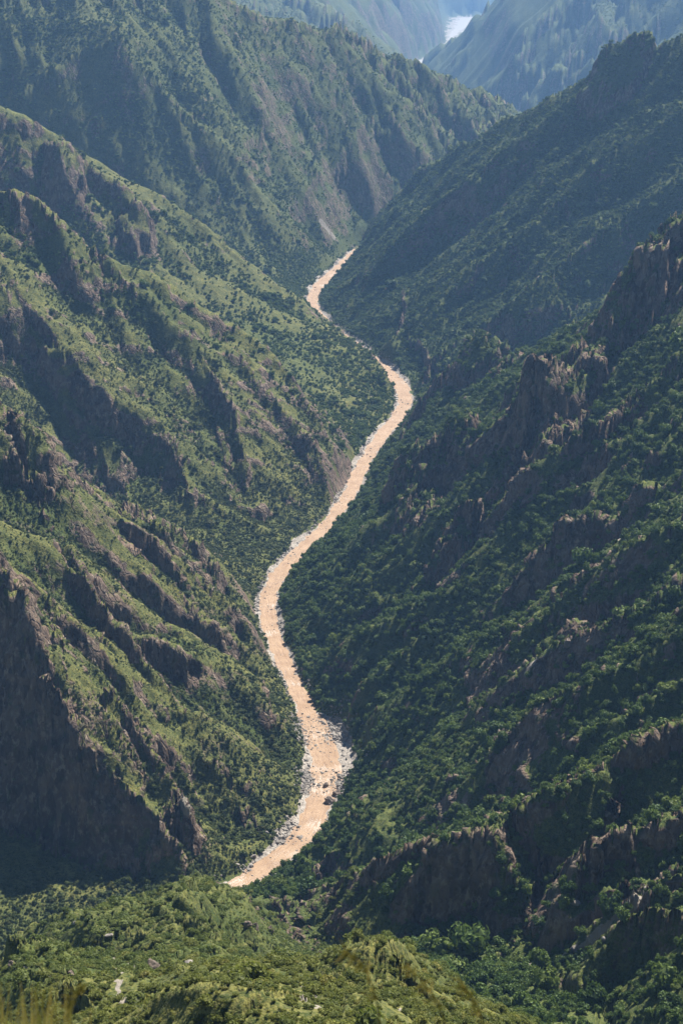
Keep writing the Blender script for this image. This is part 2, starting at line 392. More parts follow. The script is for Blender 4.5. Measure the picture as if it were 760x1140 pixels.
# crags: the rock faces are pushed in and out along their normals
fold = Z * .8
cr = (ridged((Xg + fold * .3) / 34, (Yg + fold * .5) / 34, 4, 360, .55) - .95) * 2.4
cr2 = (ridged((Xg * .9 - fold * .6) / 90, (Yg + fold * .2) / 90, 3, 380, .5) - .9) * 4.5
knl = 1 - sstep(880, 1150, Yg + .6 * np.maximum(Xg, 0))
patchr = sstep(.95, 1.25, ridged(Xg / 120 + 5, (Yg + Z * .8) / 75, 3, 345)) * sstep(.62, 1.0, slope + .3 * fbm(Xg / 30, Yg / 30, 3, 347))
rock = np.maximum(rock, (.85 - .4 * (Yg < 2080)) * patchr * (Yg > 1200) * (Yg < 3900) * (Xg < np.interp(Yg, [1300, 2000, 2900, 3500], [0, -60, 110, 0])))
rock = rock * (1 - .8 * knl) * (1 - .45 * sstep(3000, 4500, Yg))
amp = (rock * .97 + .03) * off * sstep(300, 800, Yg)
disp = (cr + cr2) * amp
def cells(p, q, seed):
    ip, iq = np.floor(p), np.floor(q); best = np.full(p.shape, 9.0); val = np.zeros(p.shape)
    for i in (-1, 0, 1):
        for j in (-1, 0, 1):
            dx = p - ip - i - rnd(ip + i, iq + j, seed); dy = q - iq - j - rnd(ip + i, iq + j, seed + 1)
            d = dx * dx + dy * dy; m = d < best
            best = np.where(m, d, best); val = np.where(m, rnd(ip + i, iq + j, seed + 2), val)
    return val - .5
cw = fbm(Xg / 17, Yg / 17, 2, 430) * .35
rm = (rock > .05) & (Yg > 900) & (Yg < 4600)
pc, qc = (Xg - .45 * Yg)[rm], (Z * .85 + .25 * Xg + .3 * Yg)[rm]
bk = cells(pc / 26 + cw[rm], qc / 19 + cw[rm], 431) * 5.5 + cells(pc / 11 - cw[rm], qc / 8, 435) * 2.6 + cells(pc / 5.5, qc / 4, 439) * 1.0
disp[rm] += bk * rock[rm] * off[rm]
blk = ridged((Xg + Z * .7) / 13, (Yg - Z * .4) / 13, 3, 410, .6) - .9
disp = disp + blk * .8 * rock * off * sstep(900, 1200, Yg) * (Yg < 3800)
rough = fbm(Xg / 11, Yg / 11, 3, 400) * .5 * sstep(60, 300, Yg) * off * (Yg < 4500)
PX = Xg + nrm[..., 0] * disp; PYy = Yg + nrm[..., 1] * disp; PZz = Z + nrm[..., 2] * disp + rough
# the river bed with its gravel bars
inr = RD < RW * 2.9
bedn = fbm(Xg / 26, Yg / 26, 4, 420) * 1.5 + fbm(Xg / 7, Yg / 7, 3, 440) * .7
q = RD / RW
barm = sstep(1555, 1610, Yg) * (1 - sstep(1700, 1750, Yg)) * (RS < 0)
qw = q
q = q / (1 + .9 * barm * sstep(.75, 1.2, q))
inr = inr | ((barm > 0) & (RD < RW * 5))
bed = RZ - 1.9 + 2.5 * q ** 2 + bedn * sstep(.15, .9, q) * 1.0
farm = Yg > 11500
bed = np.where(farm, RZ - 1.5 + 7.5 * np.abs(fbm(Xg / 110, Yg / 260, 3, 460)) * 2 * sstep(0, .9, q) + 2 * q ** 4, bed)
wv = sstep(1.1, 2.3, q)
PZz = np.where(inr, bed * (1 - wv) + np.maximum(PZz, RZ + .6) * wv, np.maximum(PZz, RZ + .8))
barw = 1.22 + .8 * np.clip(fbm(Xg / 90, Yg / 90, 2, 470), -.5, .9)
barw = barw + .35 * barm
gravel = (1 - sstep(-.12, .12, q - barw + bedn * .08)) * inr * (1 - sstep(3, 7, PZz - RZ))
print('terrain', round(time.time() - T0, 1))

# ================================================================== scene objects
S = bpy.context.scene
COL = S.collection
def tag(o, label, cat=None, group=None, kind=None):
    o['label'] = label
    if cat: o['category'] = cat
    if group: o['group'] = group
    if kind: o['kind'] = kind
    return o

def grid_mesh(name, co, quads, mats, smooth=True, attrs=None):
    me = bpy.data.meshes.new(name)
    me.vertices.add(len(co)); me.vertices.foreach_set('co', np.ascontiguousarray(co, np.float32).ravel())
    k = quads.shape[1]
    me.loops.add(quads.size); me.loops.foreach_set('vertex_index', np.ascontiguousarray(quads, np.int32).ravel())
    me.polygons.add(len(quads)); me.polygons.foreach_set('loop_start', np.arange(0, quads.size, k, dtype=np.int32))
    me.polygons.foreach_set('use_smooth', np.full(len(quads), smooth, bool))
    me.update(calc_edges=True)
    for kk, vv in (attrs or {}).items():
        a = me.attributes.new(kk, 'FLOAT', 'POINT'); a.data.foreach_set('value', np.ascontiguousarray(vv, np.float32))
    for m in mats: me.materials.append(m)
    o = bpy.data.objects.new(name, me); COL.objects.link(o)
    return o

# ------------------------------------------------------------------ node helper
class NT:
    def __init__(self, name):
        self.m = bpy.data.materials.new(name); self.m.use_nodes = True
        self.t = self.m.node_tree; self.t.nodes.clear()
        self.out = self.t.nodes.new('ShaderNodeOutputMaterial')
    def n(self, typ, ins=None, **kw):
        x = self.t.nodes.new('ShaderNode' + typ)
        for k, v in kw.items(): setattr(x, k, v)
        for k, v in (ins or {}).items():
            if hasattr(v, 'is_output') or isinstance(v, bpy.types.NodeSocket): self.t.links.new(v, x.inputs[k])
            else: x.inputs[k].default_value = v
        return x
    def attr(self, name): return self.n('Attribute', attribute_name=name).outputs['Fac']
    def mix(self, f, a, b, blend='MIX'):
        x = self.n('Mix', data_type='RGBA', blend_type=blend)
        for i, v in ((0, f), (6, a), (7, b)):
            if isinstance(v, bpy.types.NodeSocket): self.t.links.new(v, x.inputs[i])
            else: x.inputs[i].default_value = (*v, 1) if isinstance(v, tuple) and len(v) == 3 else v
        return x.outputs[2]
    def math(self, op, a, b=0.0, c=0.0):
        x = self.n('Math', operation=op)
        for i, v in enumerate((a, b, c)):
            if isinstance(v, bpy.types.NodeSocket): self.t.links.new(v, x.inputs[i])
            else: x.inputs[i].default_value = v
        return x.outputs[0]
    def ramp(self, f, lo, hi):
        x = self.n('MapRange', {0: f, 1: lo, 2: hi}, interpolation_type='SMOOTHSTEP')
        return x.outputs[0]
    def noise(self, vec, scale, detail=4, rough=.55):
        x = self.n('TexNoise', {'Vector': vec, 'Scale': scale, 'Detail': detail, 'Roughness': rough})
        return x.outputs[0]

def terrain_material():
    t = NT('mountain_ground')
    pos = t.n('NewGeometry').outputs['Position']
    st_ = t.n('Mapping', {'Vector': pos, 'Scale': (1, 1, .35)}).outputs[0]
    n1 = t.noise(pos, .012, 5); n2 = t.noise(pos, .09, 5, .6); n3 = t.noise(pos, .45, 4, .6); n4 = t.noise(st_, .05, 5, .65)
    n5 = t.noise(t.n('Mapping', {'Vector': pos, 'Scale': (1, 1, .5)}).outputs[0], .22, 4, .65)
    g = t.mix(t.ramp(n1, .38, .62), (.060, .088, .018), (.098, .118, .026))
    g = t.mix(t.math('MULTIPLY', t.attr('dry'), .85), g, (.185, .168, .048))
    g = t.mix(t.ramp(n2, .42, .60), t.mix(.5, g, (.036, .056, .018)), g)
    g = t.mix(t.ramp(n3, .46, .60), g, t.mix(.75, g, (.028, .046, .014)))
    n6 = t.noise(pos, 1.1, 3, .6)
    g = t.mix(t.math('MULTIPLY', t.ramp(n6, .50, .62), .55), g, (.135, .125, .055))
    g = t.mix(t.math('MULTIPLY', t.ramp(n6, .49, .38), .6), g, (.026, .042, .012))
    r = t.mix(t.ramp(n4, .34, .66), (.062, .044, .034), (.150, .105, .076))
    r = t.mix(t.ramp(n5, .50, .64), r, (.240, .190, .145))
    r = t.mix(t.ramp(n3, .56, .70), r, (.055, .042, .036))
    r = t.mix(t.math('MULTIPLY', t.ramp(n2, .54, .64), .75), r, (.055, .070, .024))
    frac = t.n('TexVoronoi', {'Vector': st_, 'Scale': .12, 'Randomness': 1.0}).outputs['Color']
    fr = t.n('SeparateColor', {0: frac}).outputs[0]
    r = t.mix(t.math('MULTIPLY', t.ramp(fr, .55, .95), .5), r, (.21, .158, .116))
    r = t.mix(t.math('MULTIPLY', t.ramp(fr, .40, .05), .55), r, (.042, .032, .026))
    zz = t.n('SeparateXYZ', {0: pos}).outputs[2]
    bed_ = t.n('TexNoise', {'Vector': t.n('CombineXYZ', {0: t.math('MULTIPLY', n1, 1.5), 2: t.math('MULTIPLY', zz, .11)}).outputs[0], 'Scale': 1.0, 'Detail': 4.0}).outputs[0]
    r = t.mix(t.math('MULTIPLY', t.ramp(bed_, .52, .66), .45), r, (.19, .132, .092))
    rk = t.math('ADD', t.attr('rock'), t.math('MULTIPLY', t.math('SUBTRACT', n2, .5), 1.3))
    rk = t.math('ADD', rk, t.math('MULTIPLY', t.math('SUBTRACT', n3, .5), .8))
    col = t.mix(t.ramp(rk, .38, .62), g, r)
    sc = t.ramp(t.math('ADD', t.attr('scree'), t.math('MULTIPLY', t.math('SUBTRACT', n3, .5), 1.2)), .42, .62)
    col = t.mix(sc, col, (.24, .21, .17))
    vor = t.n('TexVoronoi', {'Vector': st_, 'Scale': .13}, feature='DISTANCE_TO_EDGE').outputs['Distance']
    gr = t.ramp(t.math('ADD', t.attr('gravel'), t.math('MULTIPLY', t.math('SUBTRACT', n3, .5), .5)), .4, .6)
    grc = t.mix(t.ramp(n3, .38, .62), (.19, .165, .14), (.38, .34, .29))
    col = t.mix(gr, col, grc)
    bh = t.math('ADD', t.math('MULTIPLY', n3, 1.2), t.math('MULTIPLY', n5, t.math('MULTIPLY', t.attr('rock'), 4.0)))
    bh = t.math('ADD', bh, t.math('MULTIPLY', t.math('MINIMUM', vor, .12), t.math('MULTIPLY', t.attr('rock'), 12.0)))
    bh = t.math('ADD', bh, t.math('MULTIPLY', n2, 2.5))
    bm = t.n('Bump', {'Height': bh, 'Strength': .9, 'Distance': 1.0}).outputs[0]
    b = t.n('BsdfPrincipled', {'Base Color': col, 'Roughness': .95, 'Specular IOR Level': .08, 'Normal': bm})
    t.t.links.new(b.outputs[0], t.out.inputs[0])
    return t.m

def leaf_material(name, c0, c1, c2, through=.30):
    t = NT(name)
    r = t.n('ObjectInfo').outputs['Random']
    a = t.attr('tone')
    c = t.mix(t.ramp(r, .0, .75), c0, c1)
    c = t.mix(t.ramp(r, .80, 1.0), c, c2)
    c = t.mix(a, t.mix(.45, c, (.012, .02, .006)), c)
    d = t.n('BsdfPrincipled', {'Base Color': c, 'Roughness': .62, 'Specular IOR Level': .22})
    tr = t.n('BsdfTranslucent', {'Color': t.mix(.35, c, (.10, .13, .02))})
    m = t.n('MixShader', {0: through, 1: d.outputs[0], 2: tr.outputs[0]})
    t.t.links.new(m.outputs[0], t.out.inputs[0])
    return t.m

def simple_noise_material(name, c0, c1, scale, rough=.9, bump=.4):
    t = NT(name)
    pos = t.n('TexCoord').outputs['Object']
    rr = t.n('ObjectInfo').outputs['Random']
    n = t.noise(pos, scale, 5, .62); n_ = t.noise(pos, scale * 4.3, 4, .6)
    c = t.mix(t.ramp(n, .36, .64), c0, c1)
    c = t.mix(t.math('MULTIPLY', t.ramp(n_, .5, .7), .5), c, tuple(x * .45 for x in c0))
    c = t.mix(t.math('MULTIPLY', rr, .5), c, tuple(x * .55 for x in c1))
    b = t.n('BsdfPrincipled', {'Base Color': c, 'Roughness': rough, 'Specular IOR Level': .2,
            'Normal': t.n('Bump', {'Height': n_, 'Strength': bump, 'Distance': .3}).outputs[0]})
    t.t.links.new(b.outputs[0], t.out.inputs[0])
    return t.m

def water_material():
    t = NT('muddy_water')
    pos = t.n('NewGeometry').outputs['Position']
    flow = t.n('CombineXYZ', {0: t.math('MULTIPLY', t.attr('along'), .045), 1: t.math('MULTIPLY', t.attr('across'), .34)}).outputs[0]
    n = t.noise(pos, .05, 4); n2 = t.noise(flow, 1.0, 5, .65); n3 = t.noise(pos, .9, 4, .65); n4 = t.noise(pos, .22, 4, .6)
    c = t.mix(t.ramp(n, .35, .65), (.295, .185, .104), (.365, .24, .143))
    c = t.mix(t.math('MULTIPLY', t.ramp(n2, .50, .64), .55), c, (.20, .115, .063))
    c = t.mix(t.math('MULTIPLY', t.ramp(n4, .55, .66), .5), c, (.19, .11, .06))
    f = t.math('ADD', t.math('MULTIPLY', n3, .6), t.math('MULTIPLY', n2, .4))
    c = t.mix(t.ramp(t.math('ADD', f, t.math('MULTIPLY', t.attr('rapid'), .14)), .62, .70), c, (.52, .43, .35))
    c = t.mix(t.attr('far_pale_glint'), c, (.30, .275, .24))  # far reach turned grey-white: pale water with its glint painted into the colour
    b = t.n('BsdfPrincipled', {'Base Color': c, 'Roughness': .55, 'Specular IOR Level': .18,
            'Normal': t.n('Bump', {'Height': t.math('ADD', t.math('MULTIPLY', n2, 1.2), n3), 'Strength': .7, 'Distance': 1.0}).outputs[0]})
    t.t.links.new(b.outputs[0], t.out.inputs[0])
    return t.m

M_TER = terrain_material()
M_LEAF_W = leaf_material('woodland_leaves', (.050, .096, .018), (.108, .168, .030), (.180, .228, .042))
M_LEAF_S = leaf_material('shrub_leaves', (.048, .076, .018), (.098, .126, .030), (.165, .165, .046))
M_LEAF_N = leaf_material('scrub_leaves', (.125, .150, .024), (.200, .215, .036), (.290, .265, .055), .42)
M_LEAF_M = leaf_material('knoll_leaves', (.100, .138, .024), (.170, .205, .038), (.250, .255, .056), .38)
M_ROCK = simple_noise_material('pale_rock', (.19, .165, .145), (.37, .335, .29), .35)
M_ROCK_D = simple_noise_material('brown_rock', (.13, .10, .08), (.30, .235, .185), .4)
M_WATER = water_material()

# ------------------------------------------------------------------ surface masks
UU, VV = np.meshgrid(np.arange(NC), np.arange(NR))
def ground_idx(x, y):
    y = np.asarray(y, float); x = np.asarray(x, float)
    j = np.clip(np.searchsorted(ys, y) - 1, 0, NR - 2); fj = np.clip((y - ys[j]) / (ys[j + 1] - ys[j]), 0, 1)
    uu = x / (np.maximum(y, 0) + 160)
    i = np.clip(np.searchsorted(us, uu) - 1, 0, NC - 2); fi = np.clip((uu - us[i]) / (us[i + 1] - us[i]), 0, 1)
    return j, i, fj, fi
def samp(A, x, y):
    j, i, a, b = ground_idx(x, y)
    return (A[j, i] * (1 - b) + A[j, i + 1] * b) * (1 - a) + (A[j + 1, i] * (1 - b) + A[j + 1, i + 1] * b) * a
def hit2(u, v, y0=60.0, y1=16000.0):
    d = ray(u, v); Y = np.geomspace(y0, y1, 9000); t = Y / d[1]; x, z = d[0] * t, CAM_H + d[2] * t
    k = np.argmax(samp(PZz, x, Y) > z)
    return x[k], Y[k], float(samp(PZz, x[k:k + 1], Y[k:k + 1])[0])

def paint(lines):
    A = np.zeros_like(Z)
    for pts, w in lines:
        P = np.array([hit2(u, v) for u, v in pts]); P = np.c_[P, np.zeros(len(P))]
        r0, r1 = np.searchsorted(ys, P[:, 1].min() - 40), np.searchsorted(ys, P[:, 1].max() + 40)
        xx, yy = Xg[r0:r1], Yg[r0:r1]
        d, _, _ = seg_dist(xx + fbm(xx / 14, yy / 14, 2, 500) * 4, yy, P)
        A[r0:r1] = np.maximum(A[r0:r1], 1 - sstep(w * .6, w * 1.3, d))
    return A
scree = paint([([(128, 1060), (134, 1085), (130, 1100), (138, 1120)], .8), ([(148, 1068), (154, 1085)], .7), ([(332, 1092), (338, 1110), (344, 1122)], .8),
               ([(356, 248), (366, 258), (374, 266)], 6), ([(445, 1122), (450, 1128)], .5),
               ([(560, 1082), (600, 1078), (640, 1058), (668, 1040), (700, 1012), (720, 990)], 2.2), ([(588, 745), (596, 736)], 3),
               ([(690, 600), (700, 590)], 2), ([(203, 885), (209, 905)], 2.5)])
conc = Z - .25 * (np.roll(Z, 6, 0) + np.roll(Z, -6, 0) + np.roll(Z, 6, 1) + np.roll(Z, -6, 1))
spac = (Wd * .00075) * 6
conc = np.clip(conc / (spac * .35), -1, 1)                       # > 0 on ribs, < 0 in gullies
dryn = fbm(Xg / 170, Yg / 170, 4, 520)
left = (RS > 0) * 1.0
side_left = np.zeros_like(Z)
rx = np.interp(ys, np.sort(RIV[:, 1]), RIV[np.argsort(RIV[:, 1]), 0])[:, None]
side_left = 1 - sstep(-20, 20, Xg - rx)
knoll = 1 - sstep(900, 1130, Yg + .0 * Xg)
knoll = np.maximum(knoll * (1 - sstep(30, 110, Xg)), 0) * (Yg < 1300)
dry = np.clip(.20 + .55 * dryn + .35 * conc + .45 * side_left, 0, 1) * (.30 + .70 * np.maximum(side_left, knoll))
dry = dry * (1 - .75 * sstep(3700, 4600, Yg))
dry = np.clip(dry + (Yg < 6000) * sstep(350, 620, Z) * .25 * side_left * sstep(1500, 2500, Yg) + .6 * (1 - sstep(430, 620, Yg)), 0, 1)
print('masks', round(time.time() - T0, 1))

# ------------------------------------------------------------------ the mountains as separate pieces of ground
regs = list(CREST)
js, is_ = np.arange(0, NR, 4), np.arange(0, NC, 4)
xs4, ys4 = Xg[::4, ::4], Yg[::4, ::4]
bestd = np.full(xs4.shape, 1e12); lab = np.zeros(xs4.shape, int)
for k, nme in enumerate(regs):
    for l in CREST[nme]:
        P = np.c_[np.asarray(l, float), np.zeros(len(l))]
        d, _, _ = seg_dist(xs4, ys4, P)
        m = d < bestd; bestd[m] = d[m]; lab[m] = k
LAB = lab[np.minimum((VV + 2) // 4, lab.shape[0] - 1), np.minimum((UU + 2) // 4, lab.shape[1] - 1)]
BED = len(regs)
LAB = np.where((RD < RW * 1.25), BED, LAB)
LABELS = {
    'near_left': 'sunlit rocky spur left of the nearest river bend with a dark cliff at its foot',
    'cliff_left': 'left mountain flank with stacked brown cliff bands above the middle river bend',
    'mid_left': 'long green ridge on the left that ends at the sharp river bend',
    'big_left': 'big bluish mountain with parallel gullies behind the upper end of the river',
    'near_right': 'dark wooded flank right of the river with crags and many slanting spurs',
    'mid_right': 'dark blue-green mountainside on the right above the upper river',
    'far_left': 'pale blue hazy mountainside left of the distant braided river',
    'far_right': 'hazy blue rock mountain right of the distant braided river',
    'far_back': 'faintest pale blue slope closing the valley behind the distant river',
    'near_knoll': 'bright green scrubby knolls at the foot of the picture below the viewpoint',
}
co = np.stack([PX, PYy, PZz], -1).reshape(-1, 3)
ii = (np.arange(NR - 1)[:, None] * NC + np.arange(NC - 1)[None]).ravel()
quads = np.stack([ii, ii + 1, ii + NC + 1, ii + NC], 1)
flab = LAB[:-1, :-1].ravel()
att = {'rock': rock.ravel(), 'gravel': gravel.ravel(), 'dry': dry.ravel(), 'scree': scree.ravel()}
for k, nme in enumerate(regs + ['bed']):
    q_ = quads[flab == k]
    if not len(q_): continue
    idx, inv = np.unique(q_, return_inverse=True)
    o = grid_mesh('riverbed' if nme == 'bed' else ('hill' if 'knoll' in nme else 'mountain'), co[idx], inv.reshape(-1, 4), [M_TER], True, {a: b[idx] for a, b in att.items()})
    tag(o, 'pale gravel and boulder bed along both banks of the muddy river' if nme == 'bed' else LABELS[nme], 'riverbed' if nme == 'bed' else ('hill' if 'knoll' in nme else 'mountain'), None, 'structure')
print('mountains', round(time.time() - T0, 1))

# ------------------------------------------------------------------ the river
t_ = np.gradient(RIV[:, :2], axis=0); t_ /= np.linalg.norm(t_, axis=1)[:, None] + 1e-9
NRM = np.c_[-t_[:, 1], t_[:, 0]]
fine = np.linspace(0, len(RIV) - 1, len(RIV) * 4)
RF = np.stack([np.interp(fine, np.arange(len(RIV)), RIV[:, k]) for k in range(4)], 1)
NF = np.stack([np.interp(fine, np.arange(len(RIV)), NRM[:, k]) for k in range(2)], 1)
ac = np.linspace(-1.35, 1.35, 21)
wxx = RF[:, :1] + NF[:, :1] * RF[:, 3:4] * ac; wyy = RF[:, 1:2] + NF[:, 1:2] * RF[:, 3:4] * ac
wz = RF[:, 2:3] + fbm(wxx / 9, wyy / 9, 3, 600) * .22 + fbm(wxx / 40, wyy / 40, 2, 620) * .25
wz = np.where(wyy > 11000, RF[:, 2:3] + .3, wz)
rap = np.clip(fbm(wxx / 45, wyy / 45, 3, 640) * 1.2 + .5 * (1 - sstep(1300, 1900, wyy)), 0, 1)
nr_, nc_ = wxx.shape
iw = (np.arange(nr_ - 1)[:, None] * nc_ + np.arange(nc_ - 1)[None]).ravel()
wat = grid_mesh('river', np.stack([wxx, wyy, wz], -1).reshape(-1, 3), np.stack([iw, iw + 1, iw + nc_ + 1, iw + nc_], 1), [M_WATER], True, {'rapid': rap.ravel(), 'along': np.repeat(np.r_[0, np.cumsum(np.hypot(*np.diff(RF[:, :2], axis=0).T))][:, None], nc_, 1).ravel(), 'far_pale_glint': sstep(9000, 11500, wyy).ravel(), 'across': (RF[:, 3:4] * ac).ravel()})
tag(wat, 'muddy pale brown river winding through the bottom of the canyon', 'river', None, 'structure')

# ------------------------------------------------------------------ plants
def crown_mesh(name, mat, seed, lobes=7, leaves=420, leaf=.30, flat=.8, stem=False):
    """a lumpy crown of many small leaf clumps round a darker inner mass"""
    r = np.random.default_rng(seed)
    C = [(0, 0, .55, .62)]
    for k in range(lobes):
        a = r.uniform(0, 6.283); rr = r.uniform(.35, .68)
        C.append((rr * math.cos(a), rr * math.sin(a), r.uniform(.3, .95) * flat, r.uniform(.26, .48)))
    V, F, T = [], [], []
    ico = [(0, 0, 1), (.894, 0, .447), (.276, .851, .447), (-.724, .526, .447), (-.724, -.526, .447), (.276, -.851, .447),
           (.724, .526, -.447), (-.276, .851, -.447), (-.894, 0, -.447), (-.276, -.851, -.447), (.724, -.526, -.447), (0, 0, -1)]
    icf = [(0, 1, 2), (0, 2, 3), (0, 3, 4), (0, 4, 5), (0, 5, 1), (1, 6, 2), (2, 7, 3), (3, 8, 4), (4, 9, 5), (5, 10, 1),
           (6, 7, 2), (7, 8, 3), (8, 9, 4), (9, 10, 5), (10, 6, 1), (11, 7, 6), (11, 8, 7), (11, 9, 8), (11, 10, 9), (11, 6, 10)]
    for cx, cy, cz, cr in C:
        b0 = len(V)
        for p in ico:
            q = cr * .74 * r.uniform(.8, 1.1)
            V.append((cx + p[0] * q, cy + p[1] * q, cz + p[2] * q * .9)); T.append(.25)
        F += [tuple(b0 + i for i in f) for f in icf]
    for k in range(leaves):
        cx, cy, cz, cr = C[r.integers(0, len(C))]
        d = r.normal(size=3); d[2] = d[2] * .8 + .25; d /= np.linalg.norm(d)
        p = np.array([cx, cy, cz]) + d * cr * r.uniform(.78, 1.08)
        if p[2] < 0: continue
        nn = d + r.normal(size=3) * .55; nn /= np.linalg.norm(nn)
        a = np.cross(nn, r.normal(size=3)); a /= np.linalg.norm(a); b = np.cross(nn, a)
        s1, s2 = leaf * r.uniform(.5, 1.1) * .5, leaf * r.uniform(.35, .8) * .5
        b0 = len(V)
        V += [tuple(p + a * s1), tuple(p + b * s2 + nn * .03), tuple(p - a * s1), tuple(p - b * s2 + nn * .03)]
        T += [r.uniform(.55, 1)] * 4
        F += [(b0, b0 + 1, b0 + 2), (b0, b0 + 2, b0 + 3)]
    if stem:
        b0 = len(V)
        for k in range(6):
            a = k * math.pi / 3
            V.append((.09 * math.cos(a), .09 * math.sin(a), -.3)); T.append(.1)
        V.append((0, 0, .6)); T.append(.1)
        F += [(b0 + k, b0 + (k + 1) % 6, b0 + 6) for k in range(6)]
    o = np.array(V)
    me = bpy.data.meshes.new(name)
    me.from_pydata(V, [], F); me.materials.append(mat)
    a = me.attributes.new('tone', 'FLOAT', 'POINT'); a.data.foreach_set('value', np.array(T, np.float32))
    return me

def scatter_points(rho, ymin, ymax, vis, seed):
    """random points on the ground with RHO per square metre of plan area (array on the grid)"""
    r = np.random.default_rng(seed)
    j0, j1 = np.searchsorted(ys, ymin), min(np.searchsorted(ys, ymax), NR - 1)
    A = (np.gradient(ys)[:, None] * np.gradient(us)[None] * Wd)[j0:j1]
    lam = rho[j0:j1] * A * vis[j0:j1]
    lam[:, -1] = 0
    n = r.poisson(np.clip(lam, 0, 50))
    jj, ii = np.nonzero(n); rep = n[jj, ii]
    jj, ii = np.repeat(jj, rep) + j0, np.repeat(ii, rep)
    a, b = r.random(len(jj)), r.random(len(jj))
    jn, in_ = np.minimum(jj + 1, NR - 1), np.minimum(ii + 1, NC - 1)
    def bl(G): return (G[jj, ii] * (1 - b) + G[jj, in_] * b) * (1 - a) + (G[jn, ii] * (1 - b) + G[jn, in_] * b) * a
    return np.stack([bl(PX), bl(PYy), bl(PZz)], 1), jj, ii, r

# what can be seen from about the viewpoint: running horizon along each column, with a margin for a step aside
dist = np.sqrt(Xg ** 2 + Yg ** 2) + 1
ang = np.where(Yg > 25, (PZz - CAM_H) / dist, -9)
hor = np.maximum.accumulate(ang, 0)
VIS = ((ang - hor) * dist > -16) & (np.abs(Xg) < .232 * np.maximum(Yg, 0) + 30)
slope_f = np.hypot(*grad(PZz))
rgt = 1 - side_left
plant_ok = (1 - (.95 - .2 * rgt) * sstep(.55 + .25 * rgt, .95, rock)) * (1 - .9 * sstep(1.25 + .25 * rgt, 1.9 + .35 * rgt, slope_f)) * (1 - gravel) * (RD > RW * 1.12) * (1 - .9 * (scree > .4))
pn = fbm(Xg / 70, Yg / 70, 4, 700); pn2 = fbm(Xg / 22, Yg / 22, 2, 720)
gul = np.clip(.5 - .9 * conc, 0, 1.3)
bank = 1 - sstep(20, 130, RD - RW)
wood_r = np.clip(.75 + .5 * pn + .35 * gul, .1, 1.4)
wood_l = np.clip(.30 + .55 * pn + .45 * pn2 * .5 + .55 * gul - .35 * dry + .8 * bank, .06, 1.3)
cover = wood_r * (1 - side_left) + wood_l * side_left
cover = np.where(Yg > 4300, np.clip(.6 + .5 * pn + .4 * gul, .15, 1.3), cover)
cover = np.maximum(cover, knoll * np.clip(.55 + .5 * pn + .4 * pn2, .2, 1.3)) * plant_ok
cover *= sstep(110, 300, Yg)

def instancer(name, pts, scl, seed, meshes, label, cat, group=None):
    r = np.random.default_rng(seed); n = len(pts)
    me = bpy.data.meshes.new(name)
    me.vertices.add(n); me.vertices.foreach_set('co', np.ascontiguousarray(pts, np.float32).ravel())
    rot = np.c_[r.normal(0, .12, n), r.normal(0, .12, n), r.uniform(0, 6.283, n)].astype(np.float32)
    a = me.attributes.new('turn', 'FLOAT_VECTOR', 'POINT'); a.data.foreach_set('vector', rot.ravel())
    a = me.attributes.new('size', 'FLOAT_VECTOR', 'POINT'); a.data.foreach_set('vector', np.ascontiguousarray(scl, np.float32).ravel())
    a = me.attributes.new('pick', 'INT', 'POINT'); a.data.foreach_set('value', r.integers(0, len(meshes), n).astype(np.int32))
    o = bpy.data.objects.new(name, me); COL.objects.link(o)
    ng = bpy.data.node_groups.new(name, 'GeometryNodeTree')
    ng.interface.new_socket('Geometry', in_out='INPUT', socket_type='NodeSocketGeometry')
    ng.interface.new_socket('Geometry', in_out='OUTPUT', socket_type='NodeSocketGeometry')
    N, L = ng.nodes, ng.links
    gi, go = N.new('NodeGroupInput'), N.new('NodeGroupOutput')
    mp = N.new('GeometryNodeMeshToPoints'); L.new(gi.outputs[0], mp.inputs['Mesh'])
    ip = N.new('GeometryNodeInstanceOnPoints'); L.new(mp.outputs[0], ip.inputs['Points'])
    jn = N.new('GeometryNodeJoinGeometry')
    for m in reversed(meshes):
        src = bpy.data.objects.new(m.name, m)
        oi = N.new('GeometryNodeObjectInfo'); oi.inputs['Object'].default_value = src; oi.inputs['As Instance'].default_value = True
        L.new(oi.outputs['Geometry'], jn.inputs[0])
    L.new(jn.outputs[0], ip.inputs['Instance']); ip.inputs['Pick Instance'].default_value = True
    def at(nm, ty, sock):
        q = N.new('GeometryNodeInputNamedAttribute'); q.data_type = ty; q.inputs['Name'].default_value = nm
        L.new(q.outputs['Attribute'], sock)
    at('pick', 'INT', ip.inputs['Instance Index'])
    er = N.new('FunctionNodeEulerToRotation'); at('turn', 'FLOAT_VECTOR', er.inputs[0]); L.new(er.outputs[0], ip.inputs['Rotation'])
    at('size', 'FLOAT_VECTOR', ip.inputs['Scale'])
    L.new(ip.outputs[0], go.inputs[0])
    md = o.modifiers.new('scatter', 'NODES'); md.node_group = ng
    return tag(o, label, cat, group, 'stuff')

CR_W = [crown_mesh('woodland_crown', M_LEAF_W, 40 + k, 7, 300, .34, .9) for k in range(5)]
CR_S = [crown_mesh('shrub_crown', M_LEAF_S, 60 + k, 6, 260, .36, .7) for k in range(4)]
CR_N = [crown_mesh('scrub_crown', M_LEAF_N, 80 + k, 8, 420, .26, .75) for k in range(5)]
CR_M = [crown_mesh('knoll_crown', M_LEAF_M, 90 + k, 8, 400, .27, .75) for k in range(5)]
def sizes(n, r, base_r, sig, z=.95):
    s = base_r * np.exp(r.normal(0, sig, n))
    return np.stack([s * r.uniform(.85, 1.15, n), s * r.uniform(.85, 1.15, n), s * z * r.uniform(.8, 1.3, n)], 1)

